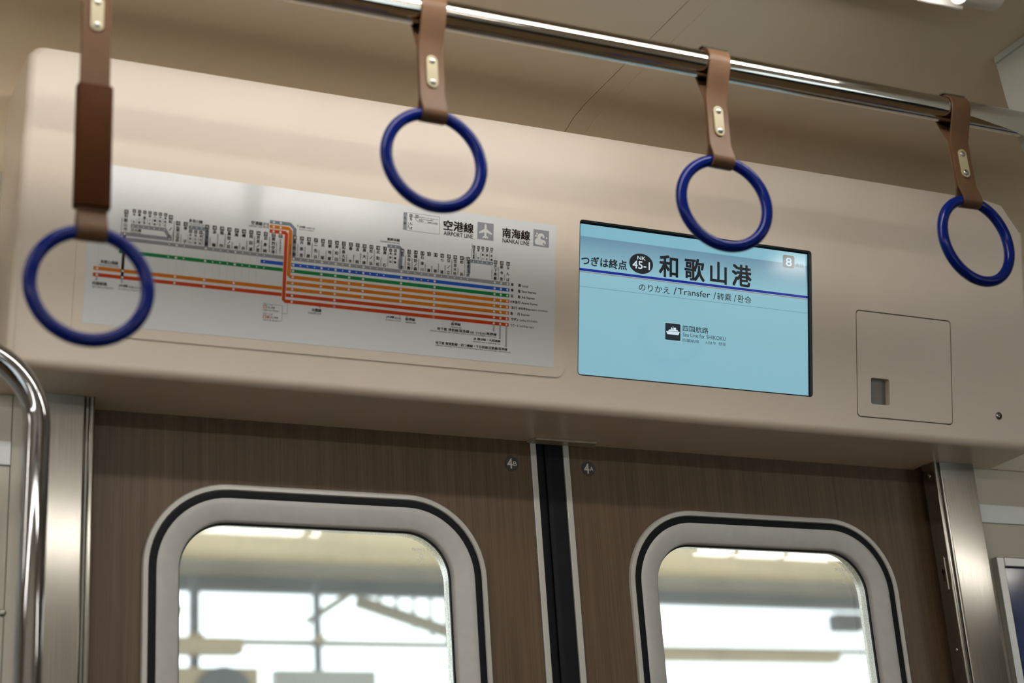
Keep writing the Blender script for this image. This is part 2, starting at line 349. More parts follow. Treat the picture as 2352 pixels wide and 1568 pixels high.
# ---------------------------------------------------------------- sliding doors
L1, L2, ZWT, ZWB = .1111, .5798, -.0895, -.86
def door(name, sgn, badge, label):
    e = empty(name, (0, 0, FL+Z0)); tag(e, label, kind='structure')
    H = -FL      # local z = height above floor
    def M(bm, nm, m, parent=e, smooth=None): return link(nm, tomesh(bm, nm), m, parent, smooth=smooth)
    flip = (lambda pts: pts) if sgn > 0 else (lambda pts: [(-a, b) for a, b in pts][::-1])
    def off(o): return flip(rrect(L1+o, L2-o, ZWB+H+o, ZWT+H-o, max(.112-o, .02), 14))
    # leaf: wood-grain board with the window opening cut out
    bm = bmesh.new()
    outer = flip([(.0312, .012), (.712, .012), (.712, H+.035), (.0312, H+.035)])
    n = len(off(0)); q = n//4
    def ringed(y):
        A = [bm.verts.new((a, y, b)) for a, b in outer]; B = [bm.verts.new((a, y, b)) for a, b in off(.004)]
        return A, B
    A0, B0 = ringed(0.0); A1, B1 = ringed(.030)
    # order of rounded-rect corners: bl, br, tr, tl (or mirrored); bridge corner by corner
    def bridge(A, B):
        cx = sum(v.co.x for v in B)/n; cz = sum(v.co.z for v in B)/n
        def near(v):   # outer corner that lies in the same quadrant
            return min(range(4), key=lambda i: (0 if (A[i].co.x > cx) == (v.co.x > cx) else 1)+(0 if (A[i].co.z > cz) == (v.co.z > cz) else 1))
        for i in range(n):
            a, b = near(B[i]), near(B[(i+1) % n])
            if a == b: bm.faces.new((B[i], B[(i+1) % n], A[a]))
            else: bm.faces.new((B[i], B[(i+1) % n], A[b], A[a]))
    bridge(A0, B0); bridge(A1, B1)
    for P, Q in ((A0, A1), (B0, B1)):
        for i in range(len(P)): bm.faces.new((P[i], P[(i+1) % len(P)], Q[(i+1) % len(P)], Q[i]))
    M(bm, 'door_leaf', WOOD)
    # aluminium edge strip and rubber seal at the meeting edge
    a, b = (.0215, .0306) if sgn > 0 else (-.0306, -.0215)
    link('edge_strip', boxmesh('edge_strip', (a, b, -.0020, .028, .012, H+.03), bevel=.0008), STRIPM, e)
    bm = bmesh.new()
    if sgn > 0: prism(bm, [(-.0052, .010), (-.0052, .004), (-.002, .0015), (.002, .001), (.0212, .001), (.0212, .026), (-.0052, .026)], .012, H+.03)
    else: prism(bm, [(-.0212, .001), (-.011, .001), (-.008, .0025), (-.0062, .006), (-.0062, .026), (-.0212, .026)], .012, H+.03)
    M(bm, 'rubber_seal', RUBBER, smooth=40)
    # window: grey trim ring, black gasket, moulded inner frame, glass unit
    def prof_ring(nm, m, sec, smooth=45, parent=e):
        bm = bmesh.new(); rings = []
        for o, y in sec: rings.append([bm.verts.new((a, y, b)) for a, b in off(o)])
        for P, Q in zip(rings, rings[1:]):
            for i in range(n): bm.faces.new((P[i], P[(i+1) % n], Q[(i+1) % n], Q[i]))
        return M(bm, nm, m, parent, smooth)
    prof_ring('trim_ring', RINGG, [(0, .002), (0, -.0045), (.0015, -.006), (.0070, -.006), (.0082, -.0045), (.0082, .010)])
    prof_ring('gasket', RUBBER, [(.0082, .004), (.0084, -.0045), (.013, -.0052), (.0176, -.0045), (.0178, .004)])
    fr = prof_ring('window_frame', FRAMEG, [(.0178, .004), (.0180, -.0042), (.0200, -.0055), (.026, -.0050), (.045, -.0010), (.0475, .001), (.048, .004), (.048, .013)])
    prof_ring('glazing_spacer', SPACER, [(.0478, .0132), (.0478, .034)], parent=fr)
    prof_ring('glass_gasket', RUBBER, [(.0485, .0085), (.0500, .0085), (.0500, .0125), (.047, .0128)], parent=fr)
    for y in (.0132, .0262):      # the panes lean slightly: their tops tip into the car
        bm = bmesh.new(); bm.faces.new([bm.verts.new((a, y+(ZWT+H-.047-b)*.0148, b)) for a, b in off(.0470)]); M(bm, 'glass_pane', GLASS)
    # maker's marking printed on the glass
    t = Flat(); X = .5*(L1+L2)
    cx = (-.200 if sgn < 0 else .492)*1000; cz = (-.171 if sgn < 0 else -.174)*1000+H*1000
    s = .92
    t.fit('PAIRMULTI', cx-13*s, cx+13*s, cz+8, cz+12.6, 0, .008)
    t.annulus(cx+1, cz+1.5, 3.1, 2.5, 0); t.disc(cx+1, cz+1.5, .9, 0)
    t.fit('MIRROR', cx-5, cx+7, cz+5.0, cz+6.6, 0); t.fit('SAFETY', cx-5, cx+7, cz-3.6, cz-1.9, 0)
    t.fit('SR20', cx-15, cx-6.5, cz-6.6, cz-4.4, 0); t.fit('KTN', cx-2, cx+5, cz-6.6, cz-4.4, 0); t.fit('T4T4', cx-3, cx+6, cz-10.8, cz-8.4, 0)
    t.build('glass_marking', mat('white_glass_print', (.85, .88, .88), .5, noise=((90, 90, 90), .03)), e, matrix=Matrix(((1, 0, 0, 0), (0, 0, -1, .0128), (0, 1, 0, 0), (0, 0, 0, 1))))
    # round number badge
    bx, bz = sgn*.0609, -.0346+H
    bm = bmesh.new(); bmesh.ops.create_cone(bm, cap_ends=True, segments=40, radius1=.0108, radius2=.0108, depth=.0008)
    bd = M(bm, 'number_badge', BADGE); bd.matrix_local = Matrix(((1, 0, 0, bx), (0, 0, -1, -.0004), (0, 1, 0, bz), (0, 0, 0, 1)))
    t = Flat().fit('4', -7.2, 1.2, -7.4, 7.4, .55, .02).fit(badge, 2.2, 7.6, -3.2, 3.2, .55, .015)
    t.build('badge_lettering', mat('badge_print', (.62, .60, .56), .45, noise=((90, 90, 90), .03)), bd)
    return e
door('door_1', -1, 'B', 'left wood-grain sliding door leaf with rounded window, badge 4B')
door('door_2', 1, 'A', 'right wood-grain sliding door leaf with rounded window, badge 4A')

# ================================================================ DOOR HEADER
YF, ZF, TH = -.1362, .0016, .2000
cT, sT = math.cos(TH), math.sin(TH)
FACE = Matrix(((1, 0, 0, 0), (0, -sT, -cT, YF), (0, cT, -sT, ZF+Z0), (0, 0, 0, 1)))     # local x, v (up the face), n (out of the face)
FTOP = .3885
hdr = empty('door_header', matrix=FACE)
tag(hdr, 'beige sloped header panel above the doorway holding map, screen and hatch', 'header panel')
FI = FACE.inverted()
def hp(x, y, z): return FI @ Vector((x, y, z+Z0))
bm = bmesh.new()
outl = [(-.773, 0), (.776, 0), (.7715, .340), (.769, .3505), (.724, .3835), (.714, FTOP), (-.765, FTOP), (-.772, FTOP-.008)]
front = [bm.verts.new((x, v, 0)) for x, v in outl]
back = []
for x, v in outl:
    z = ZF+cT*v
    zb = .0004 if v == 0 else z+.012
    back.append(bm.verts.new(hp(x, -.0305, zb)))
ff = bm.faces.new(front); bm.faces.new(back[::-1])
n = len(outl); se = []
for i in range(n):
    bm.faces.new((front[i], back[i], back[(i+1) % n], front[(i+1) % n]))
bm.edges.ensure_lookup_table()
sel = [e for e in bm.edges if e.verts[0] in front and e.verts[1] in front and not (abs(e.verts[0].co.y-FTOP) < 1e-4 and abs(e.verts[1].co.y-FTOP) < 1e-4)]
bmesh.ops.bevel(bm, geom=sel, offset=.011, segments=5, profile=.5, affect='EDGES', clamp_overlap=True)
body = link('header_body', tomesh(bm, 'header_body'), BEIGE, hdr)
SX0, SX1, SV0, SV1 = -.0240, .3620, .0500, .2677
HX0, HX1, HV0, HV1 = .4399, .6182, .0273, .1883
def cutter(x0, x1, v0, v1, rr, depth):
    bm = bmesh.new(); prism(bm, rrect(x0, x1, v0, v1, rr, 6), -depth, .02)
    return link('cutter', tomesh(bm, 'cutter'), BEIGE, hdr)
boolean(body, [cutter(SX0, SX1, SV0, SV1, .005, .020), cutter(HX0, HX1, HV0, HV1, .0065, .012)])
body.data.shade_smooth(); body.data.set_sharp_from_angle(angle=math.radians(30)); weighted(body)
# soffit strip between the posts
bm = bmesh.new(); prism(bm, [(-.0330, .0006), (-.0306, .0004), (-.0005, 0.0), (-.0005, .02), (-.0330, .02)], -.648, .648, lambda a, b, h: (h, a, b))
me = tomesh(bm, 'soffit'); so = link('soffit', me, BEIGE, hdr); so.matrix_local = FI @ Matrix.Translation((0, 0, Z0))
# hatch with a finger recess
bm = bmesh.new(); prism(bm, rrect(HX0+.0018, HX1-.0018, HV0+.0018, HV1-.0018, .0052, 6), -.0115, -.0001)
hatch = link('access_hatch', tomesh(bm, 'access_hatch'), BEIGE, hdr)
boolean(hatch, [cutter(.4658, .5000, .0483, .0877, .0035, .0108)])
bm = bmesh.new(); prism(bm, rrect(.4660, .4998, .0485, .0875, .003, 4), -.0107, -.0100)  # plate over the whole recess floor; its dark grey paints in the shade
link('recess_shade_plate', tomesh(bm, 'recess_shade_plate'), mat('recess_shade_grey', (.17, .165, .145), .4, noise=((60, 60, 60), .04)), hatch)
# header screw
def screw(parent, x, v, rad, n0=0.0):
    bm = bmesh.new(); bmesh.ops.create_uvsphere(bm, u_segments=18, v_segments=10, radius=rad)
    bmesh.ops.scale(bm, vec=(1, 1, .5), verts=bm.verts[:]); bmesh.ops.translate(bm, vec=(x, v, n0), verts=bm.verts[:])
    s = link('screw', tomesh(bm, 'screw'), SCREWM, parent, smooth=60)
    bm = bmesh.new(); h = n0+rad*.42
    box(bm, x-rad*.5, x+rad*.5, v-rad*.12, v+rad*.12, h, h+rad*.12); box(bm, x-rad*.12, x+rad*.12, v-rad*.5, v+rad*.5, h, h+rad*.121)
    link('screw_slot', tomesh(bm, 'screw_slot'), BLACK, s)
    return s
screw(hdr, .7074, .0480, .0062)
# milky door sensor under the header
bm = bmesh.new(); prism(bm, [(-.036, -.0015), (-.030, -.0215), (.066, -.0215), (.072, -.0015)], -.0034, -.0001)
bmesh.ops.bevel(bm, geom=bm.edges[:], offset=.0008, segments=2, profile=.5, affect='EDGES')
so = link('door_sensor', tomesh(bm, 'door_sensor'), SENSOR, hdr); so.matrix_local = FI @ Matrix.Translation((0, 0, Z0))

# ================================================================ INFORMATION DISPLAY
scr = empty('information_display', matrix=FACE @ Matrix.Translation((SX0, SV0, 0)))
tag(scr, 'light blue flat screen showing the next stop, set in the header', 'screen')
def srim():
    bm = bmesh.new(); W, Hh = SX1-SX0, SV1-SV0
    o = rrect(.0001, W-.0001, .0001, Hh-.0001, .005, 6); i = rrect(.0016, W-.0016, .0016, Hh-.0016, .004, 6)
    for (A, ha), (B, hb) in (((o, -.0005), (i, -.0012)), ((i, -.0012), (i, -.0096)), ((o, -.0005), (o, -.012))):
        ringstrip(bm, A, B, lambda a, b, h=ha: (a, b, h), lambda a, b, h=hb: (a, b, h))
    return link('bezel', tomesh(bm, 'bezel'), DARKRIM, scr)
srim()
bm = bmesh.new(); box(bm, .0012, SX1-SX0-.0012, .0012, SV1-SV0-.0012, -.012, -.0095)
link('screen_backing', tomesh(bm, 'screen_backing'), BLACK, scr)
def emit_mat(name, col, s=1.0, ramp=None):
    m = bpy.data.materials.new(name); m.use_nodes = True; m.cycles.emission_sampling = 'NONE'; nt = m.node_tree; b = nt.nodes['Principled BSDF']
    b.inputs['Base Color'].default_value = (.01, .012, .014, 1); b.inputs['Roughness'].default_value = .09; b.inputs['Specular IOR Level'].default_value = .55
    b.inputs['Emission Strength'].default_value = s; b.inputs['Emission Color'].default_value = (*col, 1)
    if ramp:
        tc = nt.nodes.new('ShaderNodeTexCoord'); sp = nt.nodes.new('ShaderNodeSeparateXYZ'); cr = nt.nodes.new('ShaderNodeValToRGB')
        mr = nt.nodes.new('ShaderNodeMapRange'); mr.inputs['From Min'].default_value = 0; mr.inputs['From Max'].default_value = .219
        nt.links.new(tc.outputs['Object'], sp.inputs[0]); nt.links.new(sp.outputs['Y'], mr.inputs['Value']); nt.links.new(mr.outputs[0], cr.inputs[0])
        cr.color_ramp.elements[0].position = ramp[0][0]; cr.color_ramp.elements[0].color = (*ramp[0][1], 1)
        cr.color_ramp.elements[1].position = ramp[1][0]; cr.color_ramp.elements[1].color = (*ramp[1][1], 1)
        for p, c in ramp[2:]:
            el = cr.color_ramp.elements.new(p); el.color = (*c, 1)
        nt.links.new(cr.outputs[0], b.inputs['Emission Color'])
    return m
LB = (.235, .46, .545)
DISP = emit_mat('display_blue', LB, 1.0, [(0.0, (.225, .45, .54)), (.60, (.245, .475, .555)), (.70, (.245, .475, .555)), (.895, (.135, .265, .36)), (.896, (.21, .45, .55)), (1.0, (.21, .45, .55))])
DX, DV = 4.3, 1.6            # parallax of the recessed display
P = Flat().rect(1.8, 385.3, 2.9, 215.0, -7.4)
P.build('display_picture', DISP, scr)
S_BLK = emit_mat('display_black', (.006, .007, .012)); S_WHT = emit_mat('display_white', (.60, .74, .80)); S_NAVY = emit_mat('display_navy', (.004, .018, .26))
S_RED = emit_mat('display_red', (.30, .16, .15)); S_GRY = emit_mat('display_grey', (.075, .085, .095)); S_LINE = emit_mat('display_line', (.10, .20, .235)); S_PALE = emit_mat('display_pale', (.33, .56, .64))
def D(fn, name, m): t = Flat(); fn(t); t.v = [(a+DX, b+DV, c) for a, b, c in t.v]; return t.build(name, m, scr)
E1, E2, E3 = -7.2, -7.0, -6.8
D(lambda t: t.rect(-2.5, 381, 146.6, 150.2, E1), 'blue_rule', S_NAVY)
D(lambda t: t.rect(-2.5, 381, 144.6, 145.6, E1), 'red_rule', S_RED)
D(lambda t: t.rect(-2.5, 381, 124.1, 124.6, E1), 'thin_rule', S_LINE)
D(lambda t: (t.fit('つぎは終点', 2.6, 75, 154.6, 168.5, E1, .022), t.disc(98.0, 167.0, 19.3, E1, 48, 14.6),
             t.em('和', 144, 168.2, 34.2, E1, .022), t.em('歌', 185.5, 168.2, 34.2, E1, .022), t.em('山', 226, 168.2, 34.2, E1, .022), t.em('港', 265.5, 168.2, 34.2, E1, .022),
             t.fit('のりかえ', 94.5, 145, 128.4, 138.2, E1, .004), t.fit('/', 151, 156.5, 128.2, 139.2, E1), t.fit('Transfer', 158.5, 212, 129.6, 138.6, E1, .004),
             t.fit('/', 217.5, 222, 128.4, 139.2, E1), t.fit('转乘', 223.8, 248, 128.2, 139, E1, .004), t.fit('/', 252, 256.5, 128.4, 139.2, E1), t.fit('환승', 258, 282.2, 128.6, 139.2, E1, .004)), 'lettering', S_BLK)
D(lambda t: (t.fit('NK', 91.7, 104.9, 172.4, 177.6, E2, .012), t.fit('45-1', 83.9, 112, 159.2, 170.6, E2, .014)), 'stop_number', S_WHT)
D(lambda t: (t.poly(rrect(337.5, 358.1, 189.3, 208.2, 3.2, 5), E1), t.fit('両目', 360.4, 373.4, 191.6, 197.4, E1)), 'car_number_tile', S_GRY)
D(lambda t: t.fit('8', 342.6, 353.2, 191.7, 204.6, E2, .02), 'car_number', S_PALE)
D(lambda t: (t.poly(rrect(136.9, 163.3, 61.4, 86.9, 1.6, 4), E1), ), 'pictogram_edge', S_PALE)
D(lambda t: (t.poly(rrect(137.6, 162.6, 62.1, 86.2, 1.3, 4), E2), t.fit('四国航路', 166.6, 209, 77, 85.6, E1, .01), t.fit('Sea Line for SHIKOKU', 166.6, 238.4, 69.4, 75.2, E1),
             t.fit('四国航线', 166.6, 193.5, 61.8, 66.4, E1, .004), t.fit('시코쿠', 203.9, 221.6, 61.6, 66.2, E1, .004), t.fit('항로', 226.2, 238.4, 61.8, 66.6, E1, .004)), 'transfer_lettering', emit_mat('display_ink', (.010, .018, .030)))
D(lambda t: (t.poly([(139.0, 74.4), (141.2, 70.2), (159.2, 70.2), (161.4, 75.2), (157.6, 74.6), (145.0, 74.6)], E3), t.poly([(142.2, 75.0), (144.2, 77.2), (157.6, 77.4), (159.4, 75.2)], E3),
             t.rect(147.0, 149.4, 77.2, 79.4, E3), t.rect(151.2, 155.2, 77.2, 80.4, E3), t.rect(147.4, 148.1, 79.4, 81.2, E3), t.rect(150.0, 150.6, 77.2, 82.0, E3)), 'ferry_pictogram', S_WHT)

# ================================================================ ROUTE MAP
WX0, WV0 = -.6891, .0565
mp_ = empty('route_map', matrix=FACE @ Matrix.Translation((WX0, WV0, 0)))
tag(mp_, 'white printed railway route map with coloured lines, left half of the header', 'route map')
bm = bmesh.new(); prism(bm, rrect(-.0120, .6435, -.0126, .2135, (.006, .014, .014, .006), 6), .0001, .0022)
link('map_holder', tomesh(bm, 'map_holder'), BEIGE, mp_)
bm = bmesh.new(); box(bm, 0, .6273, 0, .1972, .0022, .0026); link('map_sheet', tomesh(bm, 'map_sheet'), SHEET, mp_)
B = 2.70
h1, h2, h3, h4 = B+.06, B+.12, B+.18, B+.24
VG, VB, VN, VO1, VO2, VO3, VR1, VR2 = 108.2, 100.2, 92.3, 84.4, 76.4, 68.4, 60.4, 52.4
T2 = 2.3; XE = 563.0
def line(name, m, fn): t = Flat(); fn(t); return t.build(name, m, mp_)
tag(line('hairlines', I_PALE, lambda t: [t.rect(x-.12, x+.12, 62, 107, B+.03) for x in (13.9, 99.1, 108.6, 118, 145.2, 154.7, 164.2, 173.7, 183.2, 192.6, 202, 211.3)]), kind='stuff')
line('local_line', I_GREY, lambda t: t.rect(38.7, XE, VG-T2, VG+T2, h1))
line('kada_branch', I_GREY, lambda t: t.poly([(38.7, 112.4), (102.2, 112.4), (101.9, 116.2), (94.6, 127.4), (93.5, 128.2), (50.8, 128.2), (50.8, 123.4), (91.6, 123.4), (96.4, 117.0), (38.7, 117.0)], h1))
BL = ink('blue_grey', (.20, .235, .29))
line('tanagawa_branch', BL, lambda t: t.poly([(122.4, 130.4), (143, 130.4), (143, 110.5), (148, 110.5), (148, 135.2), (122.4, 135.2)], h1))
line('takashinohama_branch', BL, lambda t: t.poly([(385.6, 137.9), (402.6, 137.9), (402.6, 111), (407.2, 111), (407.2, 138.6), (403.4, 142.5), (385.6, 142.5)], h1))
line('shiomibashi_branch', BL, lambda t: t.poly([(500.8, 136), (500.8, 112), (503.0, 114), (505.0, 117), (505.0, 131.3), (537.8, 131.3), (537.8, 136)], h1))
line('airport_branch', BL, lambda t: t.poly([(225.8, 150.3), (225.8, 154.9), (253.3, 154.9), (261.4, 147.4), (261.4, 110), (256.7, 110), (256.7, 146), (252.2, 150.3)], h1))
line('semi_express_line', I_BLUE, lambda t: t.rect(216, XE, VB-T2, VB+T2, h1))
line('sub_express_line', I_GREEN, lambda t: t.rect(38.5, XE, VN-T2, VN+T2, h1))
line('white_outline', I_WHITE, lambda t: (t.poly([(225.3, 143.8), (225.3, 149.5), (252.0, 149.5), (256.5, 144.6), (256.5, 87.2), (XE, 87.2), (XE, 81.6), (255.6, 81.6), (250.6, 86.0), (250.6, 143.8)], h2),
     t.poly([(225.3, 137.9), (225.3, 143.5), (247.6, 143.5), (251.0, 140.4), (251.0, 55.2), (XE, 55.2), (XE, 49.6), (250, 49.6), (245.6, 53.4), (245.6, 137.9)], h2+.03)))
line('airport_express_line', I_ORNG, lambda t: t.poly([(225.8, 144.3), (225.8, 149.0), (251.6, 149.0), (256.0, 144.2), (256.0, 86.7), (XE, 86.7), (XE, 82.1), (255.8, 82.1), (251.2, 86.2), (251.2, 144.3)], h2+.015))
line('express_line', I_ORNG, lambda t: t.rect(251.2, XE, VO2-T2, VO2+T2, h1))
line('express_line', I_ORNG, lambda t: t.rect(9.2, XE, VO3-T2, VO3+T2, h1))
line('limited_express_line', I_RED, lambda t: t.rect(9.1, XE, VR1-T2, VR1+T2, h1))
line('rapid_line', I_RED, lambda t: t.poly([(225.8, 138.4), (225.8, 143.0), (247.2, 143.0), (250.5, 140.0), (250.5, 54.7), (XE, 54.7), (XE, 50.1), (250.2, 50.1), (246.1, 53.6), (246.1, 138.4)], h2+.045))
line('transfer_bar', INK, lambda t: t.rect(42.4, 46.0, 58.4, 116.5, h2))
ST = {1: 'なんば', 3: '新今宮', 5: '天下茶屋', 6: '岸里玉出', 7: '粉浜', 8: '住吉大社', 9: '住ノ江', 10: '七道', 11: '堺', 12: '湊', 13: '石津川', 14: '諏訪ノ森', 15: '浜寺公園', 16: '羽衣', 17: '高石', 18: '北助松', 19: '松ノ浜', 20: '泉大津', 21: '忠岡', 22: '春木', 23: '和泉大宮', 24: '岸和田', 25: '蛸地蔵', 26: '貝塚', 27: '二色浜', 28: '鶴原', 29: '井原里', 30: '泉佐野', 31: 'りんくうタウン', 32: '関西空港', 33: '羽倉崎', 34: '吉見ノ里', 35: '岡田浦', 36: '樽井', 37: '尾崎', 38: '鳥取ノ荘', 39: '箱作', 40: '淡輪', 41: 'みさき公園', 42: '孝子', 43: '和歌山大学前', 44: '紀ノ川', 45: '和歌山市'}
RO = {1: 'NAMBA', 3: 'SHIN-IMAMIYA', 5: 'TENGACHAYA', 6: 'KISHINOSATO-TAMADE', 7: 'KOHAMA', 8: 'SUMIYOSHITAISHA', 9: 'SUMINOE', 10: 'SHICHIDO', 11: 'SAKAI', 12: 'MINATO', 13: 'ISHIZUGAWA', 14: 'SUWANOMORI', 15: 'HAMADERAKOEN', 16: 'HAGOROMO', 17: 'TAKAISHI', 18: 'KITA-SUKEMATSU', 19: 'MATSUNOHAMA', 20: 'IZUMIOTSU', 21: 'TADAOKA', 22: 'HARUKI', 23: 'IZUMI-OMIYA', 24: 'KISHIWADA', 25: 'TAKOJIZO', 26: 'KAIZUKA', 27: 'NISHIKINOHAMA', 28: 'TSURUHARA', 29: 'IHARANOSATO', 30: 'IZUMISANO', 31: 'RINKU TOWN', 32: 'KANSAI-AIRPORT', 33: 'HAGURAZAKI', 34: 'YOSHIMINOSATO', 35: 'OKADAURA', 36: 'TARUI', 37: 'OZAKI', 38: 'TOTTORINOSHO', 39: 'HAKOTSUKURI', 40: 'TANNOWA', 41: 'MISAKIKOEN', 42: 'KYOSHI', 43: 'WAKAYAMADAIGAKUMAE', 44: 'KINOKAWA', 45: 'WAKAYAMASHI'}
X = {1: 559.8, 3: 550.4, 5: 541.0, 17: 382.0, 30: 259.1, 31: 240.4, 32: 231.1, 42: 118.0, 43: 108.6, 44: 99.1, 45: 44.2}
for k in range(6, 17): X[k] = 501-(k-6)*9.45
for k in range(18, 30): X[k] = 382-(k-17)*9.454
for k in range(33, 42): X[k] = 220.7-(k-33)*9.43
big = {1, 3, 5, 11, 16, 20, 22, 24, 26, 30, 37, 41, 43}
dots = Flat()
for k in X:
    if k in (31, 32, 45): continue
    dots.disc(X[k], VG, 1.55 if k in big else .85, h3)
    if k <= 33 and not 6 <= k <= 10: dots.disc(X[k], VB, 1.55 if k in big else .85, h3)
    if k in (1, 3, 5, 11, 16, 20, 22, 24, 26, 30) or k >= 33: dots.disc(X[k], VN, 1.55 if k in big else .85, h3)
    if k in (1, 3, 5, 11, 16, 20, 22, 24, 26, 30): dots.disc(X[k], VO1, 1.5, h3).disc(X[k], VO2, 1.5, h3)
    if k in (1, 3, 5, 11, 16, 20, 24, 26, 30, 37, 41, 43): dots.disc(X[k], VO3, 1.5, h3)
    if k in (1, 3, 5, 11, 24, 30, 37, 41, 43): dots.disc(X[k], VR1, 1.5, h3)
    if k in (1, 3, 5, 30): dots.disc(X[k], VR2, 1.5, h3)
    if k in (11, 24): dots.annulus(X[k], VR2, 1.5, 1.1, h3)
for x in (231.1, 240.2):
    for v in (152.6, 146.7, 140.6): dots.disc(x, v, 1.5, h3)
for x in (13.9, 44.4): dots.disc(x, VO3, 1.5, h3).disc(x, VR1, 1.5, h3)
dots.disc(44.3, 114.6, 1.5, h3).disc(99.1, 115.0, .85, h3)
KADA = ['加太', '磯ノ浦', '二里ヶ浜', '西ノ庄', '八幡前', '中松江', '東松江']
for i in range(7): dots.disc(53.6+6.45*i, 125.7, .8, h3)
for i in range(3): dots.disc(125.9+6.3*i, 133.2, .8, h3)
for x in (390.7, 397.2): dots.disc(x, 140.3, .8, h3)
for i in range(5): dots.disc(509+6.53*i, 133.6, .8, h3)
tag(dots.build('station_dots', I_WHITE, mp_), kind='stuff')
tx = Flat(); cd = Flat()
def column(s, x, v1, v0, size):
    n = len(s)
    for i, ch in enumerate(s):
        v = (v1+v0)/2 if n == 1 else v1+(v0-v1)*i/(n-1)
        sz = min(size, 1.12*(v1-v0)/(n-1)) if n > 1 else size
        tx.em(ch, x, v, sz, h4, .022, size/sz*.98 if sz < size*.9 else 1)
def code(x, v, t, s=5.2):
    tx.rect(x-s/2, x+s/2, v-s/2, v+s/2, h2)
    if s > 4: cd.fit(t, x-s*.34, x+s*.34, v-s*.32, v+s*.32, h4, .02)
    else: cd.fit('NK', x-s*.3, x+s*.3, v+s*.06, v+s*.36, h4).fit(t, x-s*.34, x+s*.34, v-s*.36, v-s*.04, h4)
for k in ST:
    x = X[k]+(.4 if k < 44 else .3)
    dv = 6.6 if k in (44, 45) else 0
    code(x, 136+dv-(.3 if k == 45 else 0), '%02d' % k)
    nm = ST[k]
    if k in (11, 12): tx.em(nm, x, 114.0, 5.0, h4, .022)
    else: column(nm, x, 130.6+dv, 114.0+(dv if k == 45 else 4 if k == 44 else 0), 5.0 if k not in (31,) else 3.6)
    ln_ = min(len(RO[k])*1.35+1.5, 20.5 if k not in (6, 43, 45) else 27)
    bx = -5.9 if k != 44 else 3.3
    if k == 45: bx = -5.6
    tx.fit_down(RO[k], x+bx, x+bx+1.75, 112.2+(6 if k == 45 else 0), 112.2+(6 if k == 45 else 0)+ln_, h4)
for i, s in enumerate(KADA):
    x = 53.6+6.45*i+.5; code(x, 144.7, '45-%d' % (8-i), 4.1); column(s, x, 140.3, 131.0, 3.4); tx.fit_down('KADAX'[:4]+'NOURA'[:i], x-3.6, x-2.5, 130, 134+i, h4)
for i, s in enumerate(['多奈川', '深日港', '深日町']):
    x = 125.0+6.5*i; code(x, 127.8, '41-%d' % (4-i), 4.1); column(s, x, 123.0, 113.6, 3.4); tx.fit_down(['TANAGAWA', 'FUKEKO', 'FUKECHO'][i], x-3.5, x-2.4, 112.5, 112.5+[11, 8, 9][i], h4)
for i, s in enumerate(['高師浜', '伽羅橋']):
    x = 390.4+6.6*i; code(x, 134.9, '16-%d' % (2-i), 4.1); column(s, x, 130.5, 119.5, 3.4); tx.fit_down(['TAKASHINOHAMA', 'KYARABASHI'][i], x-3.9, x-2.7, [113, 117][i], 131, h4)
for i, s in enumerate(['西天下茶屋', '津守', '木津川', '芦原町', '汐見橋']):
    x = 509.2+6.53*i; code(x, 153.3, '06-%d' % (1+i), 4.1); column(s, x, 149.4, 138.6, 3.4)
    tx.fit_down(['NISHI-TENGACHAYA', 'TSUMORI', 'KIZUGAWA', 'ASHIHARACHO', 'SHIOMIBASHI'][i], x-3.7, x-2.6, 137.5, 137.5+[20, 8, 10, 13, 12][i], h4)
F = tx.fit
F('多奈川線', 122.2, 139.6, 138.9, 143.4, h4, .02); F('TANAGAWA LINE', 122.4, 142.0, 136.2, 138.2, h4)
F('加太線', 51.0, 64.0, 118.9, 123.0, h4, .02); F('KADA LINE', 50.8, 63.6, 116.6, 118.4, h4)
F('空港線', 201.5, 216.2, 146.0, 151.0, h4, .02); F('AIRPORT LINE', 198.6, 216.1, 143.0, 145.2, h4)
F('高師浜線', 385.0, 402.6, 147.3, 151.4, h4, .02); F('TAKASHINOHAMA LINE', 375.3, 402.7, 144.2, 146.3, h4)
F('JR線', 264.6, 272.8, 149.2, 152.6, h4, .02); F('日根野方面', 274, 285.4, 149.4, 151.8, h4); F('JR LINE for HINENO', 264.6, 284, 146.4, 148.2, h4)
tx.poly([(262.2, 153.6), (263.6, 152.0), (262.2, 150.4)], h4)
F('空港線', 464, 508.0, 171.2, 185.2, h4, .024); F('AIRPORT LINE', 464.6, 507.6, 164.2, 170.0, h4, .012)
F('南海線', 550.2, 592.2, 171.6, 185.4, h4, .024); F('NANKAI LINE', 550.9, 591.2, 164.6, 170.6, h4, .012)
rows = [(VG, '普', '通', 'Local', 590.5), (VB, '準', '急', 'Semi Express', 603.0), (VN, '区', '急', 'Sub Express', 601.0)]
for v, a, b, c, xe in rows:
    tx.em(a, 567, v, 4.4, h4); tx.em(b, 577.6, v, 4.4, h4); F(c, 581.6, xe, v-1.9-(.5 if 'p' in c else 0), v+1.5, h4, .006)
F('空港', 564.5, 571, VO1-1.5, VO1+1.7, h4, .015); F('急行', 571.4, 579.8, VO1-2.0, VO1+2.2, h4, .015); F('Airport Express', 581.6, 605.4, VO1-2.2, VO1+1.5, h4, .006)
F('急行', 566.2, 574.6, VO2-2.0, VO2+2.2, h4, .015); F('(泉佐野)', 576.4, 588.4, VO2-1.8, VO2+1.8, h4, .01); F('Express', 589, 601.4, VO2-2.2, VO2+1.5, h4, .006); F('(for IZUMISANO)', 602, 620.6, VO2-1.4, VO2+1.1, h4)
tx.em('急', 567, VO3, 4.4, h4); tx.em('行', 577.6, VO3, 4.4, h4); F('Express', 581.6, 593.6, VO3-2.2, VO3+1.5, h4, .006)
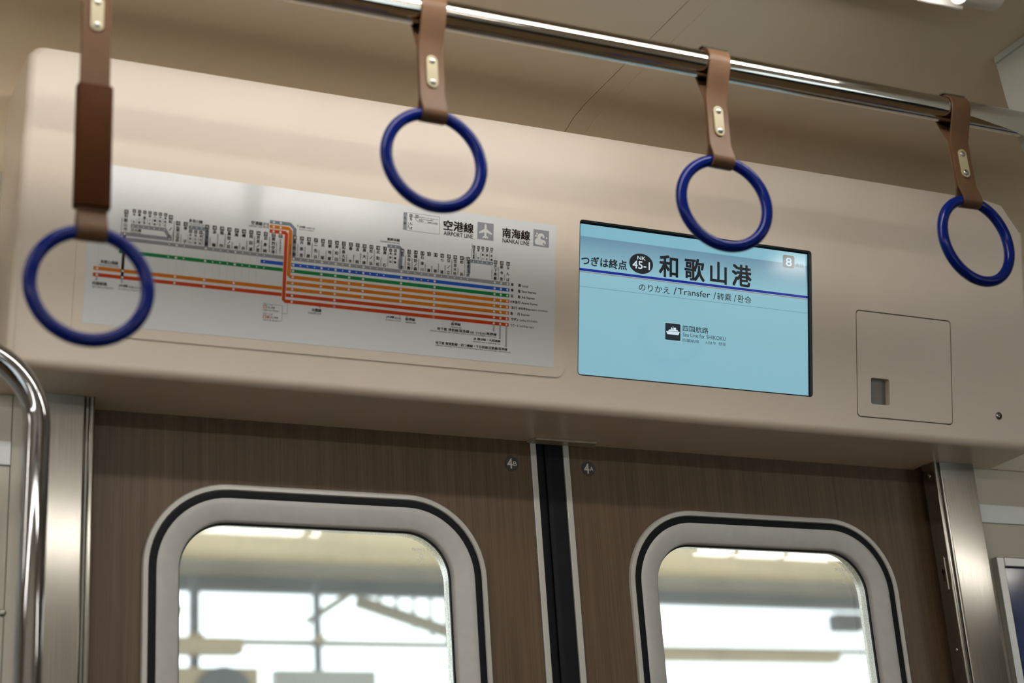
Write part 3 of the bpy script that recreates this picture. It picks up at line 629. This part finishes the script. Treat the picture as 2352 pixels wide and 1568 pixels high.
F('サザン', 566.4, 577.4, VR1-2.0, VR1+2.2, h4, .03); F('Ltd.Exp.SOUTHERN', 579.4, 605.8, VR1-2.0, VR1+1.4, h4)
F('ラピート', 565.6, 577.6, VR2-2.1, VR2+2.1, h4, .006); F('Ltd.Exp.rapi:t', 579.4, 601, VR2-2.2, VR2+1.5, h4)
F('和歌山港線', 17.3, 38.6, 74.9, 79.3, h4, .02); F('WAKAYAMAKO LINE', 15.7, 39.2, 71.9, 73.9, h4)
F('四国航路', 9.2, 26.8, 47.7, 52.1, h4, .02); F('SEA LINE for SHIKOKU', 9.2, 34.6, 44.4, 46.5, h4)
F('JR線', 40.7, 51.9, 48.2, 52.0, h4, .02); F('和歌山方面', 52.8, 68.4, 48.2, 50.8, h4); F('JR LINE for WAKAYAMA', 41, 71, 44.6, 46.6, h4)
F('水間線', 285.8, 299, 42.8, 47.3, h4, .02); F('MIZUMA LINE', 281.4, 298.8, 39.6, 41.8, h4)
F('JR線', 387, 398.6, 44.2, 48.0, h4, .02); F('鳳方面', 399.2, 407.8, 44.2, 46.9, h4); F('JR LINE for OTORI', 386.3, 407.6, 41.0, 43.0, h4)
F('阪堺線', 414.2, 427.6, 43.7, 47.8, h4, .02); F('HANKAI LINE', 414, 429, 40.6, 42.6, h4)
F('阪堺線', 479.1, 492.8, 43.7, 47.8, h4, .02); F('HANKAI LINE', 479.2, 494.2, 40.4, 42.4, h4)
F('地下鉄 堺筋線/阪急線', 459, 505.6, 35.4, 39.6, h4, .018); F('京都・北千里方面', 506.8, 528.2, 35.4, 38.4, h4, .008); F('/高野線', 529, 545.4, 35.4, 39.4, h4, .02)
F('SUBWAY SAKAISUJI LINE / HANKYU LINE for KYOTO & KITA-SENRI / KOYA LINE', 449.3, 545.2, 32.6, 34.6, h4)
F('JR 環状線・大和路線', 511.9, 551.6, 26.6, 30.6, h4, .018); F('JR/LOOP LINE & YAMATOJI LINE', 511.6, 551.7, 23.7, 25.6, h4)
F('地下鉄 御堂筋線・四つ橋線・千日前線/近鉄線/阪神線', 457.4, 561.8, 16.6, 20.6, h4, .018); F('SUBWAY MIDOSUJI, YOTSUBASHI & SENNICHIMAE LINE / KINTETSU LINE / HANSHIN LINE', 457.5, 566.8, 13.8, 15.8, h4)
F('ラピート-α', 222.3, 234.6, 44.6, 47.4, h4, .01); F('印に停車', 227.6, 237.6, 40.9, 43.4, h4, .01); F('rapi:t-α Stops', 222.2, 243, 37.1, 39.7, h4)
F('ラピート-β', 222.2, 234.6, 32.0, 34.8, h4, .01); F('印に停車', 232.1, 242.2, 28.5, 31.0, h4, .01); F('rapi:t-β Stops', 222.4, 242.6, 24.6, 27.2, h4)
for a, b, c, e in ((235.9, 247.3, 46.2, 46.5), (247.0, 247.3, 26.0, 46.5), (243, 247.3, 25.9, 26.2), (247.3, 254, 36.2, 36.5), (253.7, 254, 36.2, 50)): tx.rect(a, b, c, e, h3)
# legend box
for a, b, c, e in ((411.6, 458.4, 188.2, 188.5), (411.6, 458.4, 164.3, 164.6), (458.1, 458.4, 164.3, 188.5)): tx.rect(a, b, c, e, h3)
tx.em('凡', 409, 180.4, 3.4, h4); tx.em('例', 409, 173.4, 3.4, h4)
code(417.4, 184.7, '01', 4.1); column('なんば', 417.6, 180.2, 168, 4.2); tx.fit_down('NAMBA', 413.2, 414.6, 167, 175, h4)
code(425.8, 184.7, '0', 4.1); F('鉄道会社コード  Railway code', 428.8, 456, 183.0, 185.2, h4); F('駅番号', 428.4, 435.4, 178.2, 180.4, h4); F('Station number', 441, 456, 178.0, 180.2, h4)
tx.rect(428, 456, 177.2, 177.4, h4); tx.rect(428.6, 449, 181.4, 181.9, h4); tx.poly([(420.4, 184.6), (421, 184.6), (428.2, 177.4), (427.6, 177.4)], h4)
tag(tx.build('lettering', INK, mp_), kind='stuff'); tag(cd.build('station_numbers', I_WHITE, mp_), kind='stuff')
red = Flat().rect(222.5, 226.5, 40.6, 44.3, h3).rect(222.5, 226.5, 28.0, 31.6, h3).rect(227.3, 231.1, 28.0, 31.6, h3); tag(red.build('stop_symbols', I_RED, mp_), kind='stuff')
Flat().disc(224.5, 42.45, 1.45, h4).disc(224.5, 29.8, 1.45, h4).annulus(229.2, 29.8, 1.5, 1.05, h4).build('stop_symbol_dots', I_WHITE, mp_)['kind'] = 'stuff'
for nm, q, hh in (('airport_tile', (513.6, 537.4, 165.1, 188.6), h3), ('wave_tile', (597.2, 621.0, 165.3, 188.9), h3), ('small_airport_tile', (217.2, 224.6, 143.6, 150.4), h3), ('legend_bar', (406.6, 411.9, 164.6, 188.4), h2)):
    Flat().rect(*q, hh).build(nm, I_GREY, mp_)
ic = Flat()
for x, v in ((296.4, 49.3), (406.3, 49.0), (415.8, 49.0), (482, 48.9)): ic.poly([(x-1.4, v+.8), (x+1.4, v+.8), (x, v-1.2)], h3)
for x, v0 in ((541, 41), (550.4, 31.5), (559.8, 21.5), (13.9, 53.2), (44.2, 53.2)):
    v = 49.6 if x > 100 else 57.6
    while v > v0+1.4: ic.rect(x-1.3, x+1.3, v-.55, v, h3); v -= .95
    ic.poly([(x-1.3, v0+1.4), (x+1.3, v0+1.4), (x, v0)], h3)
tag(ic.build('transfer_arrows', I_GREY, mp_), kind='stuff')
plane = [(0, 10.2), (1.3, 9.2), (1.6, 7.2), (1.6, 3.2), (9.6, -1.6), (9.6, -3.8), (1.6, -1.4), (1.4, -6.0), (4.2, -8.0), (4.2, -9.8), (.9, -8.8), (0, -10.2)]
plane = plane + [(-a, b) for a, b in plane[1:-1]][::-1]
wave = [(-8.8, -8.6), (-9.6, -5.4), (-8.8, -2.6), (-6.2, -.6), (-5.6, 2.4), (-4.2, 5.0), (-1.6, 6.6), (1.8, 6.4), (4.2, 4.8), (5.2, 2.4), (4.6, .6), (3.0, .2), (2.0, 1.2), (2.6, 2.4), (1.4, 3.0), (-.6, 1.8), (-1.0, -.6), (.4, -2.2), (2.6, -2.0), (5.0, -2.6), (7.2, -4.6), (7.4, -7.0), (6.0, -8.4), (4.8, -7.2), (5.0, -6.0), (3.6, -6.2), (2.6, -7.4), (3.6, -9.0), (6.6, -10.2), (-6.6, -9.8)]
Flat().poly([(525.5+a, 176.8+b) for a, b in plane], h4).build('airport_pictogram', I_WHITE, mp_)
Flat().poly([(220.9+a*.31, 147+b*.31) for a, b in plane], h4).build('airport_pictogram', I_WHITE, mp_)
tag(Flat().poly([(609.0+a, 177.6+b) for a, b in wave], h4).disc(602.8, 183.2, 1.25, h4).disc(601.0, 179.8, 1.4, h4).disc(617.4, 178.4, 1.2, h4).build('wave_pictogram', I_WHITE, mp_), kind='stuff')
bpy.data.objects.remove(_fo)

# ================================================================ HAND RAIL AND STRAPS
RY, RZ, RR = -.5390, .3151, .0166
rail = empty('hand_rail', (0, RY, Z0+RZ)); tag(rail, 'long polished steel rail under the ceiling carrying the hanging straps', 'rail')
bm = bmesh.new(); tube(bm, [(-3.2, 0, 0), (.474, 0, 0)], RR, 40); link('rail_tube', tomesh(bm, 'rail_tube'), CHROME, rail, smooth=60)
SXS = [-.7570, -.3905, -.0185, .3485]
for x in SXS:
    bm = bmesh.new(); tube(bm, [(x-.040, .004, RR+.0022), (x-.033, .004, RR+.0032), (x-.026, .003, RR+.0018)], .0018, 8)
    bmesh.ops.create_uvsphere(bm, u_segments=10, v_segments=6, radius=.0026, matrix=Matrix.Translation((x-.041, .004, RR+.0026)))
    link('strap_stop', tomesh(bm, 'strap_stop'), SCREWM, rail, smooth=60)
def band(path, th, x0, x1, xs=lambda s: 0.0):
    """closed strip of thickness th following path (y,z) around, extruded along x; xs shifts x by height"""
    bm = bmesh.new(); n = len(path); out = []
    for i in range(n):
        a = Vector(path[i-1]); b = Vector(path[(i+1) % n]); t = (b-a).normalized(); nn = Vector((t.y, -t.x))
        out.append((path[i][0]+nn.x*th, path[i][1]+nn.y*th))
    for pl in (path, out): pass
    I0 = [bm.verts.new((x0+xs(p[1]), *p)) for p in path]; I1 = [bm.verts.new((x1+xs(p[1]), *p)) for p in path]
    O0 = [bm.verts.new((x0+xs(p[1]), *p)) for p in out]; O1 = [bm.verts.new((x1+xs(p[1]), *p)) for p in out]
    for i in range(n):
        j = (i+1) % n
        bm.faces.new((I0[i], I1[i], I1[j], I0[j])); bm.faces.new((O0[i], O0[j], O1[j], O1[i]))
        bm.faces.new((I0[i], I0[j], O0[j], O0[i])); bm.faces.new((I1[i], O1[i], O1[j], I1[j]))
    return bm
def strap(x, label, bottom, sleeve=None, lean=0.0, twist=0.0, swing=0.0):
    """local origin at rail centre; z down. bottom = z of the ring tube's centre at the loop"""
    e = empty('strap_handle', (x, RY, Z0+RZ)); e.rotation_euler = (swing, lean, 0)
    tag(e, label, 'hanging strap', 'hanging straps on the rail')
    T = .0026; R0 = RR+.0006; rt = .0074
    pin = -.046; low = bottom+.020
    path = []
    for i in range(13):                                   # over the rail, from the far side to the near side
        a = math.pi*(-.08+1.16*i/12); path.append((R0*math.cos(a), R0*math.sin(a)))
    for k in (.35, .7): path.append((-R0*(1-k)*.98-.0004*k, -R0*.25+(pin+R0*.25)*k))
    path += [(-.0006, pin), (-.0005, (pin+low)/2), (-.0006, low)]
    for i in range(9):
        a = math.radians(155+230*i/8); path.append((rt*math.cos(a), bottom+rt*math.sin(a)))
    path += [(.0006, low), (.0005, (pin+low)/2), (.0006, pin)]
    for k in (.7, .35): path.append((R0*(1-k)*.98+.0004*k, -R0*.25+(pin+R0*.25)*k))
    bm = band(path[::-1], -T, -.0145, .0145); bmesh.ops.recalc_face_normals(bm, faces=bm.faces[:])
    link('belt', tomesh(bm, 'belt'), STRAP, e, smooth=40)
    # ivory plate with two screws on the camera side
    M_ = Matrix(((1, 0, 0, 0), (0, 0, -1, -.0033), (0, 1, 0, 0), (0, 0, 0, 1)))
    bm = bmesh.new(); prism(bm, rrect(-.0064, .0064, -.0975, -.0580, .0063, 6), 0, .0016); bmesh.ops.transform(bm, matrix=M_, verts=bm.verts[:])
    pl = link('plate', tomesh(bm, 'plate'), IVORY, e, smooth=40)
    for zz in (-.0645, -.0908):
        bm = bmesh.new(); bmesh.ops.create_uvsphere(bm, u_segments=14, v_segments=8, radius=.0040); bmesh.ops.scale(bm, vec=(1, .45, 1), verts=bm.verts[:]); bmesh.ops.translate(bm, vec=(0, -.0049, zz), verts=bm.verts[:])
        link('screw', tomesh(bm, 'screw'), SCREWM, pl, smooth=60)
    # metal saddle clip over the rail
    bm = bmesh.new(); a0, a1 = math.radians(45), math.radians(120); pts = []
    for i in range(7):
        a = a0+(a1-a0)*i/6; pts.append(((R0+T+.0004)*math.cos(a), (R0+T+.0004)*math.sin(a)))
    for i in range(7):
        a = a1+(a0-a1)*i/6; pts.append(((R0+T+.0018)*math.cos(a), (R0+T+.0018)*math.sin(a)))
    prism(bm, pts, -.0170, .0170, lambda p, q, h: (h, p, q)); link('saddle_clip', tomesh(bm, 'saddle_clip'), mat('dark_clip_metal', (.16, .15, .14), .35, .8, noise=((60, 60, 60), .1)), e, smooth=40)
    # ring
    RM, rr = .0556, .0068
    bm = bmesh.new(); SEG, S2 = 72, 16; V = []
    for i in range(SEG):
        a = 2*math.pi*i/SEG
        V.append([bm.verts.new(((RM+rr*math.cos(2*math.pi*j/S2))*math.cos(a), rr*math.sin(2*math.pi*j/S2), (RM+rr*math.cos(2*math.pi*j/S2))*math.sin(a))) for j in range(S2)])
    for i in range(SEG):
        for j in range(S2): bm.faces.new((V[i][j], V[i][(j+1) % S2], V[(i+1) % SEG][(j+1) % S2], V[(i+1) % SEG][j]))
    rg = link('ring', tomesh(bm, 'ring'), RINGB, e, smooth=60); rg.location = (0, 0, bottom-RM); rg.rotation_euler = (0, 0, twist)
    if sleeve:
        bm = bmesh.new(); prism(bm, rrect(-.0178, .0178, -.0075, .0075, .004, 4), sleeve[0], sleeve[1]); bmesh.ops.bevel(bm, geom=[q for q in bm.edges if abs(q.verts[0].co.z-q.verts[1].co.z) < 1e-6], offset=.0015, segments=2, affect='EDGES', profile=.5)
        link('sleeve', tomesh(bm, 'sleeve'), SLEEVE, e, smooth=40)
    return e
strap(SXS[0], 'long hanging strap with dark brown sleeve and blue ring, leftmost', -.002-RZ, sleeve=(.0225-RZ, .1555-RZ))
strap(SXS[1], 'short brown strap with blue ring hanging above the right part of the map', .1860-RZ, lean=.012)
strap(SXS[2], 'short brown strap with blue ring hanging in front of the screen', .1860-RZ, lean=.03, twist=-.10)
strap(SXS[3], 'short brown strap with blue ring at the far right', .1860-RZ, lean=-.015, twist=.06)

# ================================================================ GRAB POLE
PX, PY, PR = -.7450, -.200, .0146
pole = empty('grab_pole', (PX, PY, 0)); tag(pole, 'curved polished steel grab pole in front of the left door post', 'pole')
RB = .089; path = [(0, 0, .0), (0, 0, .6), (0, 0, 1.2), (0, 0, 1.6)]; zb = Z0-.092
for i in range(17):
    a = math.pi/2*i/16; path.append((-RB*(1-math.cos(a)), 0, zb+RB*math.sin(a)))
path += [(-RB-.3, 0, zb+RB), (-RB-1.6, 0, zb+RB)]
bm = bmesh.new(); tube(bm, path, PR, 32); link('pole_tube', tomesh(bm, 'pole_tube'), POLE, pole, smooth=60)
bm = bmesh.new(); bmesh.ops.create_cone(bm, cap_ends=True, segments=32, radius1=.036, radius2=.030, depth=.012, matrix=Matrix.Translation((0, 0, .006))); link('floor_flange', tomesh(bm, 'floor_flange'), POLE, pole, smooth=40)

# ================================================================ CEILING LAMPS
LZ = .372
def lamp(x0, x1, y, label, z=LZ, gap_bands=()):
    e = empty('ceiling_lamp', ((x0+x1)/2, y, Z0+CZL)); tag(e, label, 'lamp', 'tube lamps in two rows along the ceiling'); Lh = (x1-x0)/2; d = z-CZL
    bm = bmesh.new(); prism(bm, [(-.045, -.0005), (-.045, d+.038), (-.060, d+.034), (-.060, d+.012), (-.057, d+.012), (-.052, d+.022), (-.030, d+.026), (.030, d+.026), (.052, d+.022), (.057, d+.012), (.060, d+.012), (.060, d+.034), (.045, d+.038), (.045, -.0005)], -Lh-.03, Lh+.03, lambda a, b, h: (h, a, b)); link('tray', tomesh(bm, 'tray'), WHITEP, e, smooth=30)
    bm = bmesh.new(); tube(bm, [(-Lh+.012, 0, d), (Lh-.012, 0, d)], .0145, 20); link('lamp_tube', tomesh(bm, 'lamp_tube'), TUBE, e, smooth=60)
    for cx in gap_bands:  # unseen dark bands, added to leave gaps in the tube's mirrored image
        bm = bmesh.new(); tube(bm, [(cx-(x0+x1)/2-.011, 0, d), (cx-(x0+x1)/2+.011, 0, d)], .0175, 20); link('tube_gap_band', tomesh(bm, 'tube_gap_band'), DARKRIM, e, smooth=40)
    for s in (-1, 1):
        bm = bmesh.new(); pts = [(.024*math.cos(t), d+.002+.024*math.sin(t)) for t in [math.pi*(1+k/12) for k in range(13)]]+[(.028, d+.022), (-.028, d+.022)]
        a, b = sorted((s*(Lh-.022), s*(Lh+.032)))
        prism(bm, pts, a, b, lambda p, q, h: (h, p, q)); bmesh.ops.bevel(bm, geom=bm.edges[:], offset=.003, segments=2, profile=.5, affect='EDGES')
        link('tube_holder', tomesh(bm, 'tube_holder'), WHITEP, e, smooth=40)
    return e
LY1, LY2 = -.695, -2.20
lamp(-.94, .272, LY1, 'white tube lamp whose end shows at the top right corner of the ceiling', .3895)
for x0, y, lab in ((-2.25, LY1, 'second tube lamp of the window-side ceiling row, beyond the left picture edge'), (-3.55, LY1, 'last tube lamp at the left end of the window-side ceiling row'),
                   (-.765, LY2, 'tube lamp of the aisle-side ceiling row, mirrored in the map sheet'), (-2.07, LY2, 'second tube lamp of the aisle-side ceiling row, left of the map'),
                   (-3.38, LY2, 'last tube lamp at the left end of the aisle-side ceiling row'), (1.60, LY2, 'tube lamp of the aisle-side ceiling row, mirrored in the screen')):
    lamp(x0, x0+1.205, y, lab, gap_bands={-.765: (.382,), 1.60: (1.762, 1.945)}.get(x0, ()))

# ================================================================ SMALLER THINGS AROUND THE DOORWAY
hs = empty('hanging_sheet', (.480, -.512, Z0+CZL)); tag(hs, 'pale grey sheet hanging from the ceiling behind the rail, upper right corner', 'hanging sheet')
bm = bmesh.new(); edge = [(.012, -.0101), (.006, -.07), (-.003, -.135), (-.012, -.175), (-.030, -.205), (-.055, -.225), (-.09, -.235), (-.45, -.235), (-.45, -.0101)]
prism(bm, edge[::-1], 0, .003, lambda a, b, h: (h, a, b)); link('sheet', tomesh(bm, 'sheet'), POSTERG, hs)
bm = bmesh.new(); box(bm, -.004, .007, -.44, .010, -.010, -.0005); link('clip_bar', tomesh(bm, 'clip_bar'), POSTERG, hs)

def poster(sgn, near, label, art):
    e = empty('poster_frame', (0, WY, Z0)); tag(e, label, 'poster frame')
    a, b = (near, near+.52) if sgn > 0 else (near-.52, near); z1, z0 = -.1465, -.52; w_ = .015
    def fr(nm, x0, x1, za, zb): return link(nm, boxmesh(nm, (x0, x1, -.013, -.001, za, zb), bevel=.0015), ALU, e)
    fr('frame_side', a, a+w_, z0, z1); fr('frame_side', b-w_, b, z0, z1); fr('frame_rail', a+w_+.0002, b-w_-.0002, z1-w_, z1); fr('frame_rail', a+w_+.0002, b-w_-.0002, z0, z0+w_)
    link('poster_print', boxmesh('poster_print', (a+w_, b-w_, -.006, -.002, z0+w_, z1-w_)), art, e)
    return e, a+w_, z1-w_
BLUEP = mat('blue_poster_print', (.035, .06, .17), .12, coat=.6, noise=((9, 9, 16), .55))
pe, pa, pz = poster(1, .7490, 'steel framed dark blue poster on the wall right of the doorway', BLUEP)
t = Flat().poly([(0, 0), (6, 4), (12, 12), (30, 16), (30, -14), (14, -12), (6, -8)], 0)
t.build('red_print', mat('red_poster_ink', (.5, .07, .02), .2, noise=((60, 60, 60), .2)), pe, matrix=Matrix(((1, 0, 0, .7985), (0, 0, -1, -.0064), (0, 1, 0, -.205), (0, 0, 0, 1))))
poster(-1, -.7625, 'steel framed poster at the left edge behind the grab pole', mat('pale_poster_print', (.5, .52, .55), .15, coat=.5, noise=((9, 9, 16), .3)))
bm = bmesh.new(); bmesh.ops.create_uvsphere(bm, u_segments=14, v_segments=8, radius=.0045); bmesh.ops.scale(bm, vec=(1, .6, 1), verts=bm.verts[:]); bmesh.ops.translate(bm, vec=(-.7485, WY, -.268), verts=bm.verts[:])
link('wall_screw', tomesh(bm, 'wall_screw'), SCREWM, wl, smooth=60)

# ================================================================ OUTSIDE: STATION PLATFORM CANOPY
RZ_ = 1.60
pf = link('ground_platform', boxmesh('ground_platform', (-10, 20, .25, 16, FL-.4, FL-.05)), PLAT); pf.location.z = Z0; tag(pf, kind='structure')
cr = empty('platform_canopy', (0, 0, Z0+RZ_)); tag(cr, 'beige boarded platform canopy with steel edge beam seen through the door windows', 'canopy')
for i in range(12):
    y0 = 2.2+i*.434; link('roof_board', boxmesh('roof_board', (-8, 16, y0, y0+.426, 0, .03)), CAN, cr)
link('edge_beam', boxmesh('edge_beam', (-8, 16, 7.37, 7.45, 1.415-RZ_, 1.50-RZ_)), CANB, cr)
link('fascia_board', boxmesh('fascia_board', (-8, 16, 7.42, 7.46, 1.505-RZ_, .02)), CANL, cr)
link('purlin', boxmesh('purlin', (-8, 16, 5.9, 5.98, -.09, 0)), CANL, cr)
link('purlin', boxmesh('purlin', (-8, 16, 3.6, 3.7, -.09, 0)), CANL, cr)
for i in range(7):
    x = -1.9+i*2.4; link('cross_beam', boxmesh('cross_beam', (x, x+.10, 2.3, 6.2, -.09, 0)), CAN, cr)
for x, wd, lab in ((1.34, .022, 'thicker steel canopy post in the left door window'), (2.06, .014, 'slim steel canopy post in the middle of the left door window'), (8.2, .05, 'steel canopy post beyond the right door window')):
    e = empty('canopy_post', (x, 7.03, 0)); tag(e, lab, 'post')
    link('shaft', boxmesh('shaft', (-wd, wd, -.035, .035, -.05, Z0+1.41)), CANB, e)
    link('bracket', boxmesh('bracket', (-wd*2.0, wd*2.0, -.05, -.0355, Z0+1.035, Z0+1.085)), SIGNB, e)
cp = empty('cable_pipe', (0, 7.1, Z0+1.06)); tag(cp, 'thin horizontal pipe with beige cable boxes crossing both door windows outside', 'pipe')
link('pipe', boxmesh('pipe', (-8, 16, -.022, .022, -.015, .015)), CANL, cp)
link('cable_box', boxmesh('cable_box', (.9, 1.56, -.30, -.16, -.115, -.03), bevel=.01), SIGNB, cp)
link('cable_box', boxmesh('cable_box', (3.6, 5.64, -.18, -.06, -.095, -.03), bevel=.01), SIGNB, cp)
# lattice brace with hangers
def bar(bm, a, b, wd):
    a = Vector(a); b = Vector(b); t = (b-a).normalized(); n = Vector((-t.z, 0, t.x))*wd; q = Vector((0, .05, 0))
    pts = [a+n, b+n, b-n, a-n]; lo = [bm.verts.new(p) for p in pts]; hi = [bm.verts.new(p+q) for p in pts]
    bm.faces.new(lo[::-1]); bm.faces.new(hi)
    for i in range(4): bm.faces.new((lo[i], lo[(i+1) % 4], hi[(i+1) % 4], hi[i]))
for a, b, wd in (((2.36, 7.15, -.27), (3.2, 7.15, -.52), .035), ((2.05, 7.15, -.40), (2.30, 7.15, -.24), .02), ((1.30, 7.15, -.34), (1.14, 7.15, -.42), .02)):
    bm = bmesh.new(); bar(bm, a, b, wd); link('brace', tomesh(bm, 'brace'), CANL, cr)
for i in range(6):
    x = 2.52+i*.11; link('hanger', boxmesh('hanger', (x-.008, x+.008, 7.2, 7.23, -.26-.05*i-.06, -.24)), CANL, cr)
sg = empty('platform_sign', (1.2, 6.90, Z0+.7)); tag(sg, 'beige platform sign with dark round emblem, lower left of the left window', 'sign')
link('board', boxmesh('board', (-.35, .46, -.03, .03, -.6, .175)), SIGNB, sg)
bm = bmesh.new(); bmesh.ops.create_cone(bm, cap_ends=True, segments=32, radius1=.16, radius2=.16, depth=.02, matrix=Matrix.Translation((.26, -.042, .02)) @ Matrix.Rotation(math.pi/2, 4, 'X')); link('round_emblem', tomesh(bm, 'round_emblem'), CANB, sg)
sg = empty('platform_sign', (2.05, 6.90, Z0+.7)); tag(sg, 'grey platform board at the lower middle of the left window', 'sign')
link('board', boxmesh('board', (-.30, .30, -.03, .03, -.6, .165)), SIGNG, sg)
bm = bmesh.new(); box(bm, 5.70, 5.92, 7.0, 7.1, 1.19, 1.30); o = link('platform_speaker', tomesh(bm, 'platform_speaker'), CANB); o.location.z = Z0; tag(o, 'dark speaker box under the canopy edge in the right window', 'speaker')
